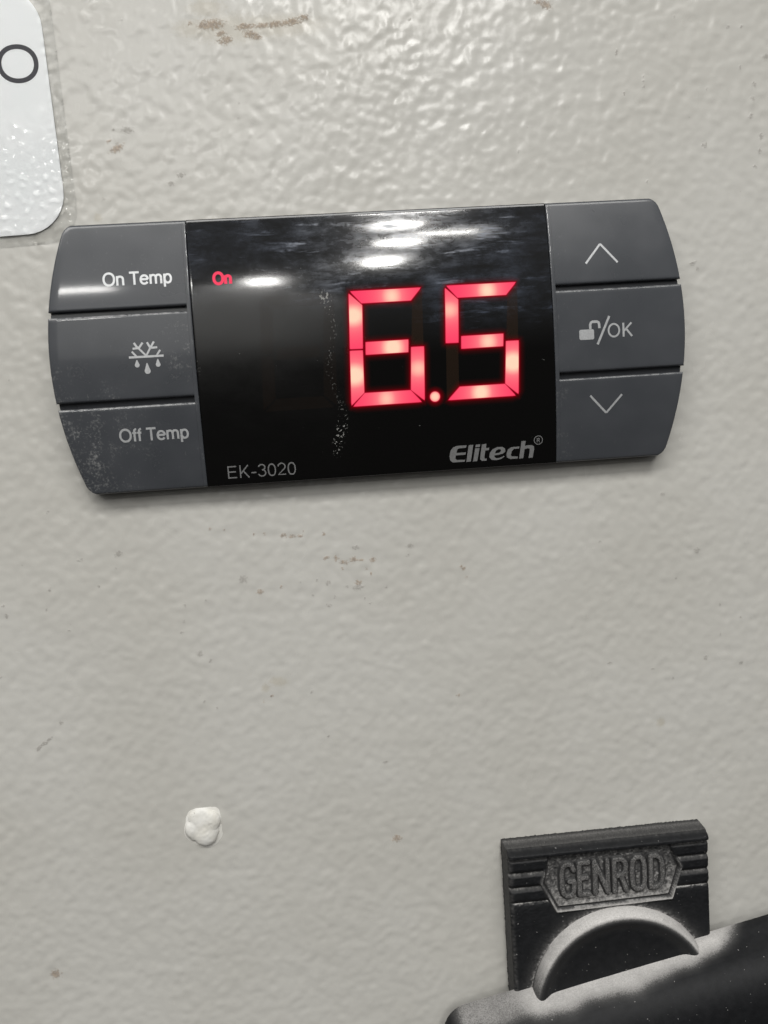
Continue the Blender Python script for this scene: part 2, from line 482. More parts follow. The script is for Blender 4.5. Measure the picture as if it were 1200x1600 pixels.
# ================================================================ the wall: hammered paint on sheet metal
SPOTS = [(-23.99, -23.14, 0.294, 1, 0, 0), (-22.2, -23.45, 0.252, 1, 0, 0), (-18.15, -24.33, 0.168, 1, 0, 0), (-16.72, -24.34, 0.168, 1, 0, 0), (-14.26, -24.75, 0.378, 1.4, 0, 
    0), (-13.18, -24.92, 0.21, 3, 0, 0), (-11.96, -25.01, 0.168, 2, 0, 0), (-11.47, -24.3, 0.252, 1, 0, 0), (-8.7, -24.95, 0.336, 1, 0, 0), (-8.58, -28.26, 0.294, 2, 20, 0), 
    (-7.27, -28.49, 0.462, 1, 0, 0), (-6.21, -29.16, 0.378, 2, -20, 0), (-4.86, -28.81, 0.504, 1.3, 0, 0), (-3.76, -28.99, 0.21, 2, 0, 0), (-2.21, -29.11, 0.42, 1.3, 30, 0), 
    (-3.18, -30.29, 0.252, 1, 0, 0), (-6.49, -29.99, 0.252, 1, 0, 0), (-2.55, -30.97, 0.252, 1, 0, 0), (-18.0, -32.35, 0.462, 1.3, 0, 0), (-17.51, -47.13, 0.252, 1, 0, 0), 
    (-18.67, -47.72, 0.336, 0.6, 0, 0), (-15.02, -31.91, 0.21, 1, 0, 0), (-4.41, -32.09, 0.378, 1.5, 0, 0), (-4.43, -27.14, 0.42, 1.5, 0, 1), (-12.43, -31.45, 0.378, 0.5, 0, 
    1), (-10.13, -31.32, 0.21, 1, 0, 1), (-8.62, -31.84, 0.42, 1, 0, 1), (-6.0, -32.5, 0.252, 1, 0, 1), (-4.46, -32.76, 0.462, 2, 0, 1), (-10.81, -33.38, 0.252, 1, 0, 1), 
    (-7.78, -33.85, 0.21, 1, 0, 1), (-3.68, -34.41, 0.336, 0.4, -20, 1), (-2.96, -35.15, 0.21, 1, 0, 1), (-8.71, -34.99, 0.336, 1.3, 0, 1), (-20.16, -30.39, 0.588, 1.3, 0, 
    1), (-28.31, -33.3, 0.42, 0.6, 0, 1), (-25.47, -32.95, 0.168, 1, 0, 1), (-28.64, -35.51, 0.21, 1, 0, 1), (-29.07, -37.04, 0.126, 1, 0, 1), (-26.87, -40.24, 0.504, 1, 0, 
    1), (-25.52, -41.4, 0.336, 1, 0, 1), (-25.12, -48.14, 0.252, 1.3, 0, 1), (-11.93, -47.04, 0.252, 1.6, 0, 1), (-10.03, -53.61, 0.168, 1, 0, 1), (-45.22, -19.26, 0.294, 1, 
    0, 1), (-36.55, -25.57, 0.42, 1.8, 20, 1), (-37.07, -27.46, 0.168, 1, 0, 1), (-46.07, -29.73, 0.336, 1, 0, 1), (-39.59, -29.85, 0.252, 1, 0, 1), (-46.77, -32.45, 0.252, 
    1, 0, 1), (-52.08, -32.89, 0.462, 0.7, 0, 1), (-52.36, -31.55, 0.336, 1, 0, 1), (-44.12, -35.63, 0.252, 1, 0, 1), (-46.44, -48.26, 0.378, 1, 0, 1), (-49.79, -51.66, 0.42, 
    1, 0, 1), (-48.4, -50.66, 0.252, 4, 40, 1), (-49.08, -51.05, 0.168, 4, 35, 1), (-53.68, -41.26, 0.21, 1, 0, 1), (-41.69, -26.04, 0.21, 2, 0, 1), (-16.47, -45.16, 0.672, 
    2, -10, 2), (-18.31, -45.91, 0.588, 1, 0, 2), (10.47, -31.32, 0.378, 0.8, -30, 0), (10.77, -32.52, 0.168, 1, 0, 0), (8.68, -49.37, 0.336, 1, 0, 0), (10.04, -30.97, 0.21, 
    1, 0, 0), (2.73, -28.82, 0.252, 1.3, 0, 1), (-0.59, -33.07, 0.21, 1, 0, 1), (30.76, -46.69, 0.294, 1.4, -15, 1), (40.04, -49.6, 0.21, 1, 0, 1), (37.1, -48.05, 0.252, 1, 
    0, 1), (47.35, -39.49, 0.42, 0.35, -10, 1), (47.24, -43.73, 0.378, 0.4, 10, 1), (44.16, -31.32, 0.504, 1.2, 0, 1), (40.93, -35.01, 0.21, 1, 0, 1), (39.35, -22.93, 0.294, 
    1.5, 0, 1), (44.99, -47.09, 0.42, 1, 0, 1), (50.25, -48.26, 0.378, 1, 0, 1), (-2.29, -58.11, 0.252, 2, 0, 1), (30.06, -28.96, 0.168, 1, 0, 1), (50.27, -41.52, 0.168, 1, 
    0, 1), (3.03, -27.49, 0.42, 1.5, 0, 1), (38.02, -56.1, 0.672, 1, 0, 2), (-21.12, 42.3, 0.336, 1, 0, 0), (-18.2, 42.13, 0.756, 2.2, 3, 0), (-19.27, 42.01, 0.588, 2, 0, 0), 
    (-16.72, 40.12, 0.588, 2, 10, 0), (-14.13, 41.7, 0.504, 3, 0, 0), (-13.62, 40.81, 0.504, 2, 0, 0), (-17.31, 41.0, 0.42, 2, 0, 0), (-11.9, 41.79, 0.42, 3, 0, 0), (-10.24, 
    41.9, 0.504, 3, 5, 0), (-8.15, 42.15, 0.504, 3, 5, 0), (-6.45, 42.66, 0.42, 2, 0, 0), (-31.85, 27.21, 0.588, 2, 25, 0), (-32.73, 28.2, 0.336, 1, 0, 0), (-1.42, -69.62, 
    0.588, 1.4, 0, 0), (-50.76, -84.48, 0.756, 1.2, 0, 0), (25.54, 43.34, 0.588, 2, -20, 0), (24.52, 43.7, 0.336, 2, 0, 0), (-12.83, 40.39, 0.42, 2, 0, 0), (-30.17, 29.46, 
    0.504, 2, 0, 1), (-32.03, 29.61, 0.252, 1, 0, 1), (-23.89, 23.57, 0.42, 1.6, 15, 1), (-25.3, 22.5, 0.504, 1, 0, 1), (-34.07, 21.02, 0.252, 1, 0, 1), (-29.8, 43.02, 0.21, 
    1, 0, 1), (-15.71, 32.36, 0.252, 1, 0, 1), (-15.85, 30.52, 0.252, 1, 0, 1), (43.05, 41.3, 0.336, 0.6, 0, 1), (50.49, 39.77, 0.336, 1, 0, 1), (52.38, 39.72, 0.336, 1, 0, 
    1), (34.96, 37.04, 0.504, 0.5, 0, 1), (35.45, 33.82, 0.252, 0.5, 0, 1), (35.81, 31.66, 0.504, 0.4, 0, 1), (38.55, 33.88, 0.252, 1, 0, 1), (38.53, 33.14, 0.252, 1, 0, 1), 
    (38.59, 32.47, 0.252, 1, 0, 1), (52.07, 34.42, 0.42, 0.5, 0, 1), (54.01, 32.18, 0.504, 0.8, 0, 1), (53.78, 30.35, 0.42, 1, 0, 1), (53.46, 28.09, 0.504, 0.7, -40, 1), 
    (54.86, 25.33, 0.504, 1, 0, 1), (54.63, 23.39, 0.504, 0.7, 0, 1), (53.95, 21.38, 0.336, 1, 0, 1), (46.85, 24.55, 0.504, 1, 0, 1), (38.6, 19.99, 0.252, 1, 0, 1), (47.41, 
    31.75, 0.336, 0.5, 0, 1), (22.28, 27.85, 0.252, 0.6, 0, 1), (21.08, 24.75, 0.21, 1, 0, 1), (55.8, 35.71, 0.504, 1.5, 0, 1), (44.77, 8.83, 0.336, 2, 20, 1), (45.38, 8.02, 
    0.336, 1, 0, 1), (-26.78, -46.98, 0.252, 1, 0, 1), (7.33, 42.02, 0.252, 1, 0, 1), (-35.03, 18.63, 0.588, 1, 0, 2), (-18.85, 44.11, 1.176, 2, 0, 2), (-20.93, 41.66, 1.176, 
    2, 0, 2), (-16.03, 41.52, 1.849, 3, 0, 2), (-10.25, 41.74, 1.513, 4, 0, 2)] 

def build_wall():
    px = 0.28
    x0, x1, y0, y1 = -140.0, 140.0, -160.0, 110.0
    xf = np.arange(x0, x1 + 1e-6, px)
    yf = np.arange(y0, y1 + 1e-6, px)
    def outer(a, n, L):
        return a + np.sign(L) * np.abs(L) * (np.linspace(0, 1, n + 1)[1:] ** 2.0)
    xs = np.r_[outer(x0, 26, -330)[::-1], xf, outer(x1, 26, 330)]
    ys = np.r_[outer(y0, 26, -330)[::-1], yf, outer(y1, 26, 330)]
    nx, ny = len(xf), len(yf)
    h = 0.0150 * field_noise(nx, ny, px, 1.25, 3.4, 3) + 0.0155 * field_noise(nx, ny, px, 2.6, 7.0, 5, 0.8) \
        + 0.0048 * field_noise(nx, ny, px, 0.7, 1.4, 9)
    h += 0.03 * field_noise(nx, ny, px, 18, 60, 8)
    tx = sstep(0, 14, np.minimum(xf - x0, x1 - xf)); ty = sstep(0, 14, np.minimum(yf - y0, y1 - yf))
    h *= ty[:, None] * tx[None, :]
    rust, grime, stain = (np.zeros((ny, nx)) for _ in range(3))
    X, Y = np.meshgrid(xf, yf)
    for (sx_, sy_, r, el, an, k) in SPOTS:
        r = max(r, 0.26)
        m = int(r * max(el, 1) * 3 / px) + 3
        j, i = int((sx_ - x0) / px), int((sy_ - y0) / px)
        sl = (slice(max(i - m, 0), min(i + m, ny)), slice(max(j - m, 0), min(j + m, nx)))
        ca, sa = math.cos(math.radians(an)), math.sin(math.radians(an))
        dx, dy = X[sl] - sx_, Y[sl] - sy_
        a = (dx * ca + dy * sa) / (r * el)
        b = (-dx * sa + dy * ca) / r
        t = (rust, grime, stain)[k]
        t[sl] = np.maximum(t[sl], np.exp(-(a * a + b * b) * 0.75))
    h -= 0.02 * rust
    def spread(F, fill=None):
        ix = np.clip(((xs - x0) / px).round().astype(int), 0, nx - 1)
        iy = np.clip(((ys - y0) / px).round().astype(int), 0, ny - 1)
        G = F[iy][:, ix].copy()
        if fill is not None:
            inx = (xs >= x0) & (xs <= x1); iny = (ys >= y0) & (ys <= y1)
            G[~iny] = fill; G[:, ~inx] = fill
        return G
    Z = spread(h, 0.0)
    XX, YY = np.meshgrid(xs, ys)
    idx = np.arange(XX.size).reshape(XX.shape)
    Q = np.stack([idx[:-1, :-1], idx[:-1, 1:], idx[1:, 1:], idx[1:, :-1]], -1).reshape(-1, 4)
    me = raw_mesh('wall', np.stack([XX.ravel(), YY.ravel(), Z.ravel()], -1), Q,
                  dict(rust=spread(rust, 0), grime=spread(grime, 0), stain=spread(stain, 0)))
    tag(link('wall', me, M_WALL), 'pale grey hammered paint on a sheet metal cabinet face with small rust chips', kind='structure')
build_wall()

# ================================================================ the temperature controller
HH = 17.25                      # half height
def zf(y):
    return 2.6 + 1.7 * (1.0 - (np.asarray(y, dtype=float) / HH) ** 2)

ORI = (0.0, 0.0, 0.0)
ctl = thing('temperature_controller', 'dark grey digital temperature controller with red 6.5 readout set in the wall', 'controller', ORI)

def x_out(y, side):
    y = np.asarray(y, dtype=float)
    xm, k = (41.58, 0.0098) if side > 0 else (41.92, 0.0103)
    x = xm - k * y * y
    rc = 1.15
    e_ = np.clip(np.abs(y) - (HH - rc), 0, rc)
    return x - (rc - np.sqrt(np.maximum(rc * rc - e_ * e_, 0)))

RSTEP = np.array([0, 0.015, 0.04, 0.08, 0.14, 0.22, 0.30])
def rnd_drop(d, r=0.30):
    d = np.clip(d, 0, r)
    return r - np.sqrt(np.maximum(r * r - (r - d) ** 2, 0))

def button_mesh(side, xin, ya, yb, B):
    """one key: curved face, rounded over its outer, upper and lower edges; square against the lens strip"""
    r = 0.30
    ys_ = np.r_[ya + RSTEP, np.linspace(ya + 0.6, yb - 0.6, 22), (yb - RSTEP)[::-1]]
    rows, wear, rub = [], [], []
    for y in ys_:
        xo = float(x_out(y, side))
        w = xo - xin
        xs_ = np.r_[xin, xin + np.linspace(0.05, 0.95, 14) * (w - 0.5), (xo - RSTEP)[::-1]]
        d = np.minimum(np.minimum(xo - xs_, y - ya), yb - y)
        z = float(zf(y)) - rnd_drop(d, r)
        rows.append(np.stack([side * xs_, np.full_like(xs_, y), z], -1))
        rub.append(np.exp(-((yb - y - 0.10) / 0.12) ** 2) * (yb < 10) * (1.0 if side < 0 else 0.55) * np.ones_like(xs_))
        wear.append(np.clip((xs_ - xin) / 12, 0, 1))
    P = np.array(rows)
    wr = np.array(wear)
    X, Y = P[..., 0], P[..., 1]
    if side < 0:
        wr = 0.30 + 0.34 * sstep(-2, -10, Y) * sstep(-26, -33, X) + 0.75 * sstep(-29, -25, X) * sstep(6, 2, Y) * sstep(-6, 0, Y) \
             + 0.5 * sstep(-31, -38, X) * sstep(0, -4, Y)
    else:
        wr = 0.10 + 0.4 * sstep(27, 24.5, X)
    eg = np.array(rub)
    if side < 0:
        P, wr = P[:, ::-1], wr[:, ::-1]
    B.grid(P, True, wear=wr, rub=eg)
    n0, n1 = P.shape[:2]
    ring = [tuple(p) for p in P[0]] + [tuple(p) for p in P[1:, -1]] + [tuple(p) for p in P[-1, -2::-1]] + [tuple(p) for p in P[-2:0:-1, 0]]
    zb = []
    for p in ring:
        zb.append(0.12)
    B.skirt(ring, zb, smooth=True)

def strip_mesh(side, xa, xb, B):
    ys_ = np.r_[-HH + RSTEP, np.linspace(-HH + 0.6, HH - 0.6, 40), (HH - RSTEP)[::-1]]
    xs_ = np.array([xa, xa + 0.03, xa + 0.10, (xa + xb) / 2, xb])
    P = np.zeros((len(ys_), len(xs_), 3))
    for i, y in enumerate(ys_):
        P[i, :, 0] = side * xs_
        P[i, :, 1] = y
        P[i, :, 2] = float(zf(y)) - rnd_drop(min(y + HH, HH - y), 0.30) - np.array([0.10, 0.02, 0, 0, 0])
    if side < 0:
        P = P[:, ::-1]
    B.grid(P, True, wear=np.full(P.shape[:2], 0.6))
    ring = [tuple(p) for p in P[0]] + [tuple(p) for p in P[1:, -1]] + [tuple(p) for p in P[-1, -2::-1]] + [tuple(p) for p in P[-2:0:-1, 0]]
    B.skirt(ring, 0.12, smooth=True)

# housing that carries everything and shows at the bottom of the grooves
def housing():
    B = Build()
    ys_ = np.linspace(-HH + 0.35, HH - 0.35, 50)
    t = np.linspace(-1, 1, 30)
    P = np.zeros((50, 30, 3))
    for i, y in enumerate(ys_):
        xl, xr = -float(x_out(y, -1)) + 0.14, float(x_out(y, 1)) - 0.14
        P[i, :, 0] = xl + (t + 1) / 2 * (xr - xl)
        P[i, :, 1] = y
        P[i, :, 2] = float(zf(y)) - 0.95
    B.grid(P, True)
    ring = [tuple(p) for p in P[0]] + [tuple(p) for p in P[1:, -1]] + [tuple(p) for p in P[-1, -2::-1]] + [tuple(p) for p in P[-2:0:-1, 0]]
    B.skirt(ring, -0.15)
    return B.obj('housing', M_GREY, ctl)
housing()

# ---- the black lens
def lens():
    B = Build()
    xe = 23.52
    ys_ = np.r_[-HH + RSTEP * 0.5, np.linspace(-HH + 0.5, HH - 0.5, 120), (HH - RSTEP * 0.5)[::-1]]
    xs_ = np.r_[-xe + RSTEP * 0.35, np.linspace(-xe + 0.4, xe - 0.4, 150), (xe - RSTEP * 0.35)[::-1]]
    X, Y = np.meshgrid(xs_, ys_)
    d = np.minimum(np.minimum(X + xe, xe - X) / 0.35, np.minimum(Y + HH, HH - Y) / 0.5)
    Z = zf(Y) - 0.5 * rnd_drop(np.clip(d, 0, 0.30), 0.30)
    smear = sstep(3.0, 10.0, Y + 0.10 * (X - 2)) * (0.25 + 0.75 * sstep(-20, -6, X)) * (1 - 0.75 * sstep(17, 22, X)) \
        * (1 - 0.55 * sstep(-8, -20, X)) + 0.30 * sstep(2, 14, Y)
    smear = np.clip(smear + 0.5 * np.exp(-((Y - 4) / 2.2) ** 2) * sstep(4, 8, X), 0, 1)
    path_x = -6.0 + 0.10 * Y * -1.0 * 0.35 + 0.6 * np.sin(Y * 0.55)
    lump = 0.52 + 0.48 * np.maximum(np.exp(-((Y + 11.5) / 2.2) ** 2), np.exp(-((Y - 6.2) / 1.5) ** 2))
    grit = np.exp(-((X - path_x) / 1.0) ** 2) * lump * sstep(-15.5, -14, Y) * sstep(8.5, 7, Y)
    grit = np.maximum(grit, 0.45 * np.exp(-((X + 23.2) / 0.7) ** 2) * np.exp(-((Y + 2.0) / 2.5) ** 2))
    grit = np.maximum(grit, 0.5 * np.exp(-((X - 1.5) / 9.0) ** 2) * np.exp(-((Y - 13.6) / 0.9) ** 2))
    haze = sstep(1.0, -6.0, X) * (0.12 + 0.88 * sstep(8.6, 6.4, Y + 0.08 * (X + 15)))
    P = np.stack([X, Y, Z], -1)
    B.grid(P, True, smear=smear, grit=grit, haze=haze)
    ring = [tuple(p) for p in P[0]] + [tuple(p) for p in P[1:, -1]] + [tuple(p) for p in P[-1, -2::-1]] + [tuple(p) for p in P[-2:0:-1, 0]]
    B.skirt(ring, 0.12, smooth=True)
    return B.obj('display_panel', M_LENS, ctl)
LENS = lens()

# ---- flat print laid on the curved face
LIFT = 0.018
def zprint(y, lift=LIFT):
    return float(zf(y)) + lift

_sten = [0]
def poly_print(B, loops, lift=LIFT, zfun=None):
    """filled outline, first loop the rim, others holes"""
    tris = tessellate_polygon([[Vector((x, y, 0)) for x, y in lp] for lp in loops])
    pts = [p for lp in loops for p in lp]
    zfun = zfun or zprint
    out = []
    for t in tris:
        a, b, c = (pts[i] for i in t)
        if (b[0] - a[0]) * (c[1] - a[1]) - (b[1] - a[1]) * (c[0] - a[0]) < 0:
            t = (t[0], t[2], t[1])
        out.append(tuple(t))
    B.add([(x, y, zfun(y, lift)) for x, y in pts], out, False)

def stroke(B, a, b, w, lift=LIFT, round_a=False, round_b=False, zfun=None):
    """a straight line of width w; each stroke a hair above the one before it"""
    _sten[0] = (_sten[0] + 1) % 8
    lift = lift + 0.0015 * _sten[0]
    dx, dy = b[0] - a[0], b[1] - a[1]
    L = math.hypot(dx, dy)
    ux, uy = dx / L, dy / L
    nx, ny = -uy * w / 2, ux * w / 2
    pts = [(a[0] + nx, a[1] + ny)]
    if round_a:
        pts += [(a[0] + nx * math.cos(t) - ux * w / 2 * math.sin(t), a[1] + ny * math.cos(t) - uy * w / 2 * math.sin(t)) for t in np.linspace(0.4, 2.74, 6)]
    pts.append((a[0] - nx, a[1] - ny))
    pts.append((b[0] - nx, b[1] - ny))
    if round_b:
        pts += [(b[0] - nx * math.cos(t) + ux * w / 2 * math.sin(t), b[1] - ny * math.cos(t) + uy * w / 2 * math.sin(t)) for t in np.linspace(0.4, 2.74, 6)]
    pts.append((b[0] + nx, b[1] + ny))
    poly_print(B, [pts], lift, zfun)

def ring_print(B, cx, cy, rx, ry, w, n=40, lift=LIFT, zfun=None, power=2.0):
    def pt(a, r1, r2):
        c_, s_ = math.cos(a), math.sin(a)
        return (cx + r1 * math.copysign(abs(c_) ** (2 / power), c_), cy + r2 * math.copysign(abs(s_) ** (2 / power), s_))
    ang = np.linspace(0, 2 * math.pi, n, endpoint=False)
    zfun = zfun or zprint
    o = [pt(a, rx, ry) for a in ang]
    i = [pt(a, rx - w, ry - w) for a in ang]
    B.add([(x, y, zfun(y, lift)) for x, y in o + i], [(k, (k + 1) % n, n + (k + 1) % n, n + k) for k in range(n)], False)

def sweep(B, P, w, lift=LIFT, closed=False):
    """a bent line of even width as one strip, mitred at the bends"""
    _sten[0] = (_sten[0] + 1) % 8
    lift = lift + 0.0015 * _sten[0]
    n = len(P)
    L, R_ = [], []
    for i, p in enumerate(P):
        a = P[i - 1] if (closed or i > 0) else None
        c = P[(i + 1) % n] if (closed or i < n - 1) else None
        ns = []
        for s_, t_ in ((a, p), (p, c)):
            if s_ is None or t_ is None:
                continue
            l = math.hypot(t_[0] - s_[0], t_[1] - s_[1])
            ns.append((-(t_[1] - s_[1]) / l, (t_[0] - s_[0]) / l))
        nx = sum(q[0] for q in ns) / len(ns); ny = sum(q[1] for q in ns) / len(ns)
        k = w / 2 / max(nx * nx + ny * ny, 0.3)
        L.append((p[0] + nx * k, p[1] + ny * k)); R_.append((p[0] - nx * k, p[1] - ny * k))
    m = n if closed else n - 1
    B.add([(x, y, zprint(y, lift)) for x, y in L + R_], [(n + i, n + (i + 1) % n, (i + 1) % n, i) for i in range(m)], False)

def arc(cx, cy, rx, ry, a0, a1, n=18, pw=2.0):
    o = []
    for t in np.linspace(math.radians(a0), math.radians(a1), n):
        c_, s_ = math.cos(t), math.sin(t)
        o.append((cx + rx * math.copysign(abs(c_) ** (2 / pw), c_), cy + ry * math.copysign(abs(s_) ** (2 / pw), s_)))
    return o

def arch(x0, x1):
    return [(x0, .40)] + arc((x0 + x1) / 2, .44, (x1 - x0) / 2, .235, 165, 0, 14, 2.3) + [(x1, 0)]
# centre lines of a plain grotesque, capitals one unit tall: (advance, open lines, closed lines)
FACE = {
    'O': (1.08, [], [arc(.53, .50, .43, .46, 0, 350, 40, 2.15)]),
    'n': (.76, [[(.13, 0), (.13, .73)], arch(.13, .61)], []),
    'T': (.86, [[(.02, .94), (.82, .94)], [(.42, .94), (.42, 0)]], []),
    'e': (.77, [[(.09, .385), (.67, .385)], [(.67, .385)] + arc(.38, .36, .30, .32, 8, 325, 26, 2.1)], []),
    'm': (1.15, [[(.13, 0), (.13, .73)], arch(.13, .565), arch(.565, 1.0)], []),
    'p': (.78, [[(.13, -.27), (.13, .73)]], [arc(.40, .36, .265, .32, 0, 348, 28, 2.1)]),
    'f': (.40, [[(.20, 0), (.20, .78)] + arc(.37, .78, .17, .17, 170, 85, 6), [(.03, .66), (.38, .66)]], []),
    'E': (.92, [[(.76, .94), (.14, .94), (.14, .06), (.78, .06)], [(.14, .52), (.72, .52)]], []),
    'K': (.92, [[(.14, 0), (.14, 1)], [(.17, .34), (.76, 1)], [(.36, .56), (.80, 0)]], []),
    '-': (.50, [[(.06, .36), (.44, .36)]], []),
    '3': (.77, [arc(.38, .73, .25, .22, 165, -85, 18) , arc(.38, .29, .28, .25, 85, -165, 20)], []),
    '2': (.77, [arc(.38, .69, .27, .26, 172, -38, 16) + [(.10, .06), (.69, .06)]], []),
    '0': (.77, [], [arc(.385, .48, .27, .455, 0, 350, 36, 2.25)]),
    'R': (.95, [[(.14, 0), (.14, .94), (.5, .94)] + arc(.5, .73, .24, .21, 80, -80, 8) + [(.5, .50), (.18, .50)], [(.5, .48), (.78, 0)]], []),
    ' ': (.36, [], [])}

def text_print(B, s, x0, x1, yb, cap, w=0.14, lift=LIFT):
    """set s between x0 and x1, capitals 'cap' tall on the baseline yb"""
    pen, lines = 0.0, []
    for ch in s:
        adv, op, cl = FACE[ch]
        lines += [([(x + pen, y) for x, y in P], False) for P in op] + [([(x + pen, y) for x, y in P], True) for P in cl]
        pen += adv
    a = min(p[0] for P, _ in lines for p in P) - w / 2
    b = max(p[0] for P, _ in lines for p in P) + w / 2
    k = (x1 - x0) / (b - a)
    for P, closed in lines:
        sweep(B, [(x0 + (p[0] - a) * k, yb + p[1] * cap) for p in P], w * cap, lift, closed)

# ---- keys with their print
XIN_L, XIN_R = 24.12, 24.10
rows3 = ((6.28, HH), (-5.24, 5.58), (-HH, -6.06))
keys = {}
for side, xin in ((-1, XIN_L), (1, XIN_R)):
    for j, (ya, yb) in enumerate(rows3):
        B = Build()
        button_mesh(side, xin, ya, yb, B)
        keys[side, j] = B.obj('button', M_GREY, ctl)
    B = Build()
    strip_mesh(side, 23.58, xin - 0.012, B)
    B.obj('bezel_strip', M_GREY, ctl)
keys[-1, 0]['label'] = 'top left button printed On Temp'
keys[-1, 1]['label'] = 'middle left button printed with a melting snowflake'
keys[-1, 2]['label'] = 'bottom left button printed Off Temp'
keys[1, 0]['label'] = 'top right button printed with an up arrow'
keys[1, 1]['label'] = 'middle right button printed with an open padlock and OK'
keys[1, 2]['label'] = 'bottom right button printed with a down arrow'

B = Build(); text_print(B, 'On Temp', -34.42, -25.72, 9.24, 1.66, 0.165); B.obj('printed_text', M_PRINT, keys[-1, 0])
B = Build(); text_print(B, 'Off Temp', -34.18, -25.30, -10.62, 1.66, 0.165); B.obj('printed_text', M_PRINT, keys[-1, 2])

def frost():
    B = Build()
    w = 0.26
    stroke(B, (-31.92, 0.10), (-27.54, 0.10), 0.28)
    for a, b in (((-29.73, 0.2), (-30.85, 1.45)), ((-30.85, 1.40), (-31.15, 1.92)), ((-30.62, 1.22), (-31.36, 1.18)), ((-30.62, 1.18), (-30.05, 1.88)),
                 ((-29.73, 0.2), (-28.98, 1.45)), ((-29.05, 1.30), (-28.62, 1.94)), ((-29.15, 1.18), (-29.5, 1.9)), ((-29.05, 1.17), (-28.26, 1.20)),
                 ((-31.0, 0.22), (-31.5, 0.82)), ((-28.38, 0.22), (-27.92, 0.84))):
        stroke(B, a, b, w if a[1] > 0.25 else 0.24)
    for cx, top, bot, r in ((-30.97, -0.28, -1.22, 0.30), (-29.73, -0.72, -2.10, 0.38), (-28.33, -0.28, -1.28, 0.30)):
        cy = bot + r
        arc = [(cx + r * math.sin(t), cy - r * math.cos(t)) for t in np.linspace(-2.2, 2.2, 15)]
        poly_print(B, [arc + [(cx + 0.05, top), (cx - 0.05, top)]])
    B.obj('defrost_symbol', M_PRINT, keys[-1, 1])
frost()

def chevron(apex, la, lb, parent, name):
    B = Build()
    stroke(B, la, apex, 0.27); stroke(B, apex, lb, 0.27)
    B.obj(name, M_PRINT, parent)
chevron((30.50, 11.42), (28.38, 8.92), (32.70, 8.88), keys[1, 0], 'up_arrow_symbol')
chevron((30.45, -10.90), (28.26, -8.48), (32.64, -8.55), keys[1, 2], 'down_arrow_symbol')

def padlock():
    B = Build()
    x0, x1, y0, y1, r = 26.97, 28.99, -1.07, 0.27, 0.22
    pts = []
    for cx, cy, a0 in ((x1 - r, y1 - r, 0), (x0 + r, y1 - r, 90), (x0 + r, y0 + r, 180), (x1 - r, y0 + r, 270)):
        pts += [(cx + r * math.cos(math.radians(a0 + t)), cy + r * math.sin(math.radians(a0 + t))) for t in (0, 30, 60, 90)]
    poly_print(B, [pts])
    P = [(28.50, 0.30), (28.50, 0.85), (28.60, 1.12), (28.82, 1.24), (29.42, 1.24), (29.64, 1.12), (29.72, 0.88), (29.72, 0.36)]
    # shackle: one outline swept along the bent line
    up_, dn_ = [], []
    for i, p in enumerate(P):
        a = P[max(i - 1, 0)]; b = P[min(i + 1, len(P) - 1)]
        L = math.hypot(b[0] - a[0], b[1] - a[1]); nx, ny = -(b[1] - a[1]) / L * 0.17, (b[0] - a[0]) / L * 0.17
        up_.append((p[0] + nx, p[1] + ny)); dn_.append((p[0] - nx, p[1] - ny))
    poly_print(B, [up_ + dn_[::-1]], LIFT + 0.003)
    stroke(B, (29.42, -1.76), (31.14, 1.88), 0.30)
    B.obj('open_padlock_symbol', M_PRINT, keys[1, 1])
    B = Build()
    ring_print(B, 31.70, -0.03, 0.85, 0.95, 0.24)
    stroke(B, (33.01, -0.95), (33.01, 0.88), 0.27)
    stroke(B, (33.08, -0.18), (34.12, 0.86), 0.25)
    stroke(B, (33.40, 0.06), (34.16, -0.93), 0.26)
    B.obj('printed_text', M_PRINT, keys[1, 1])
padlock()

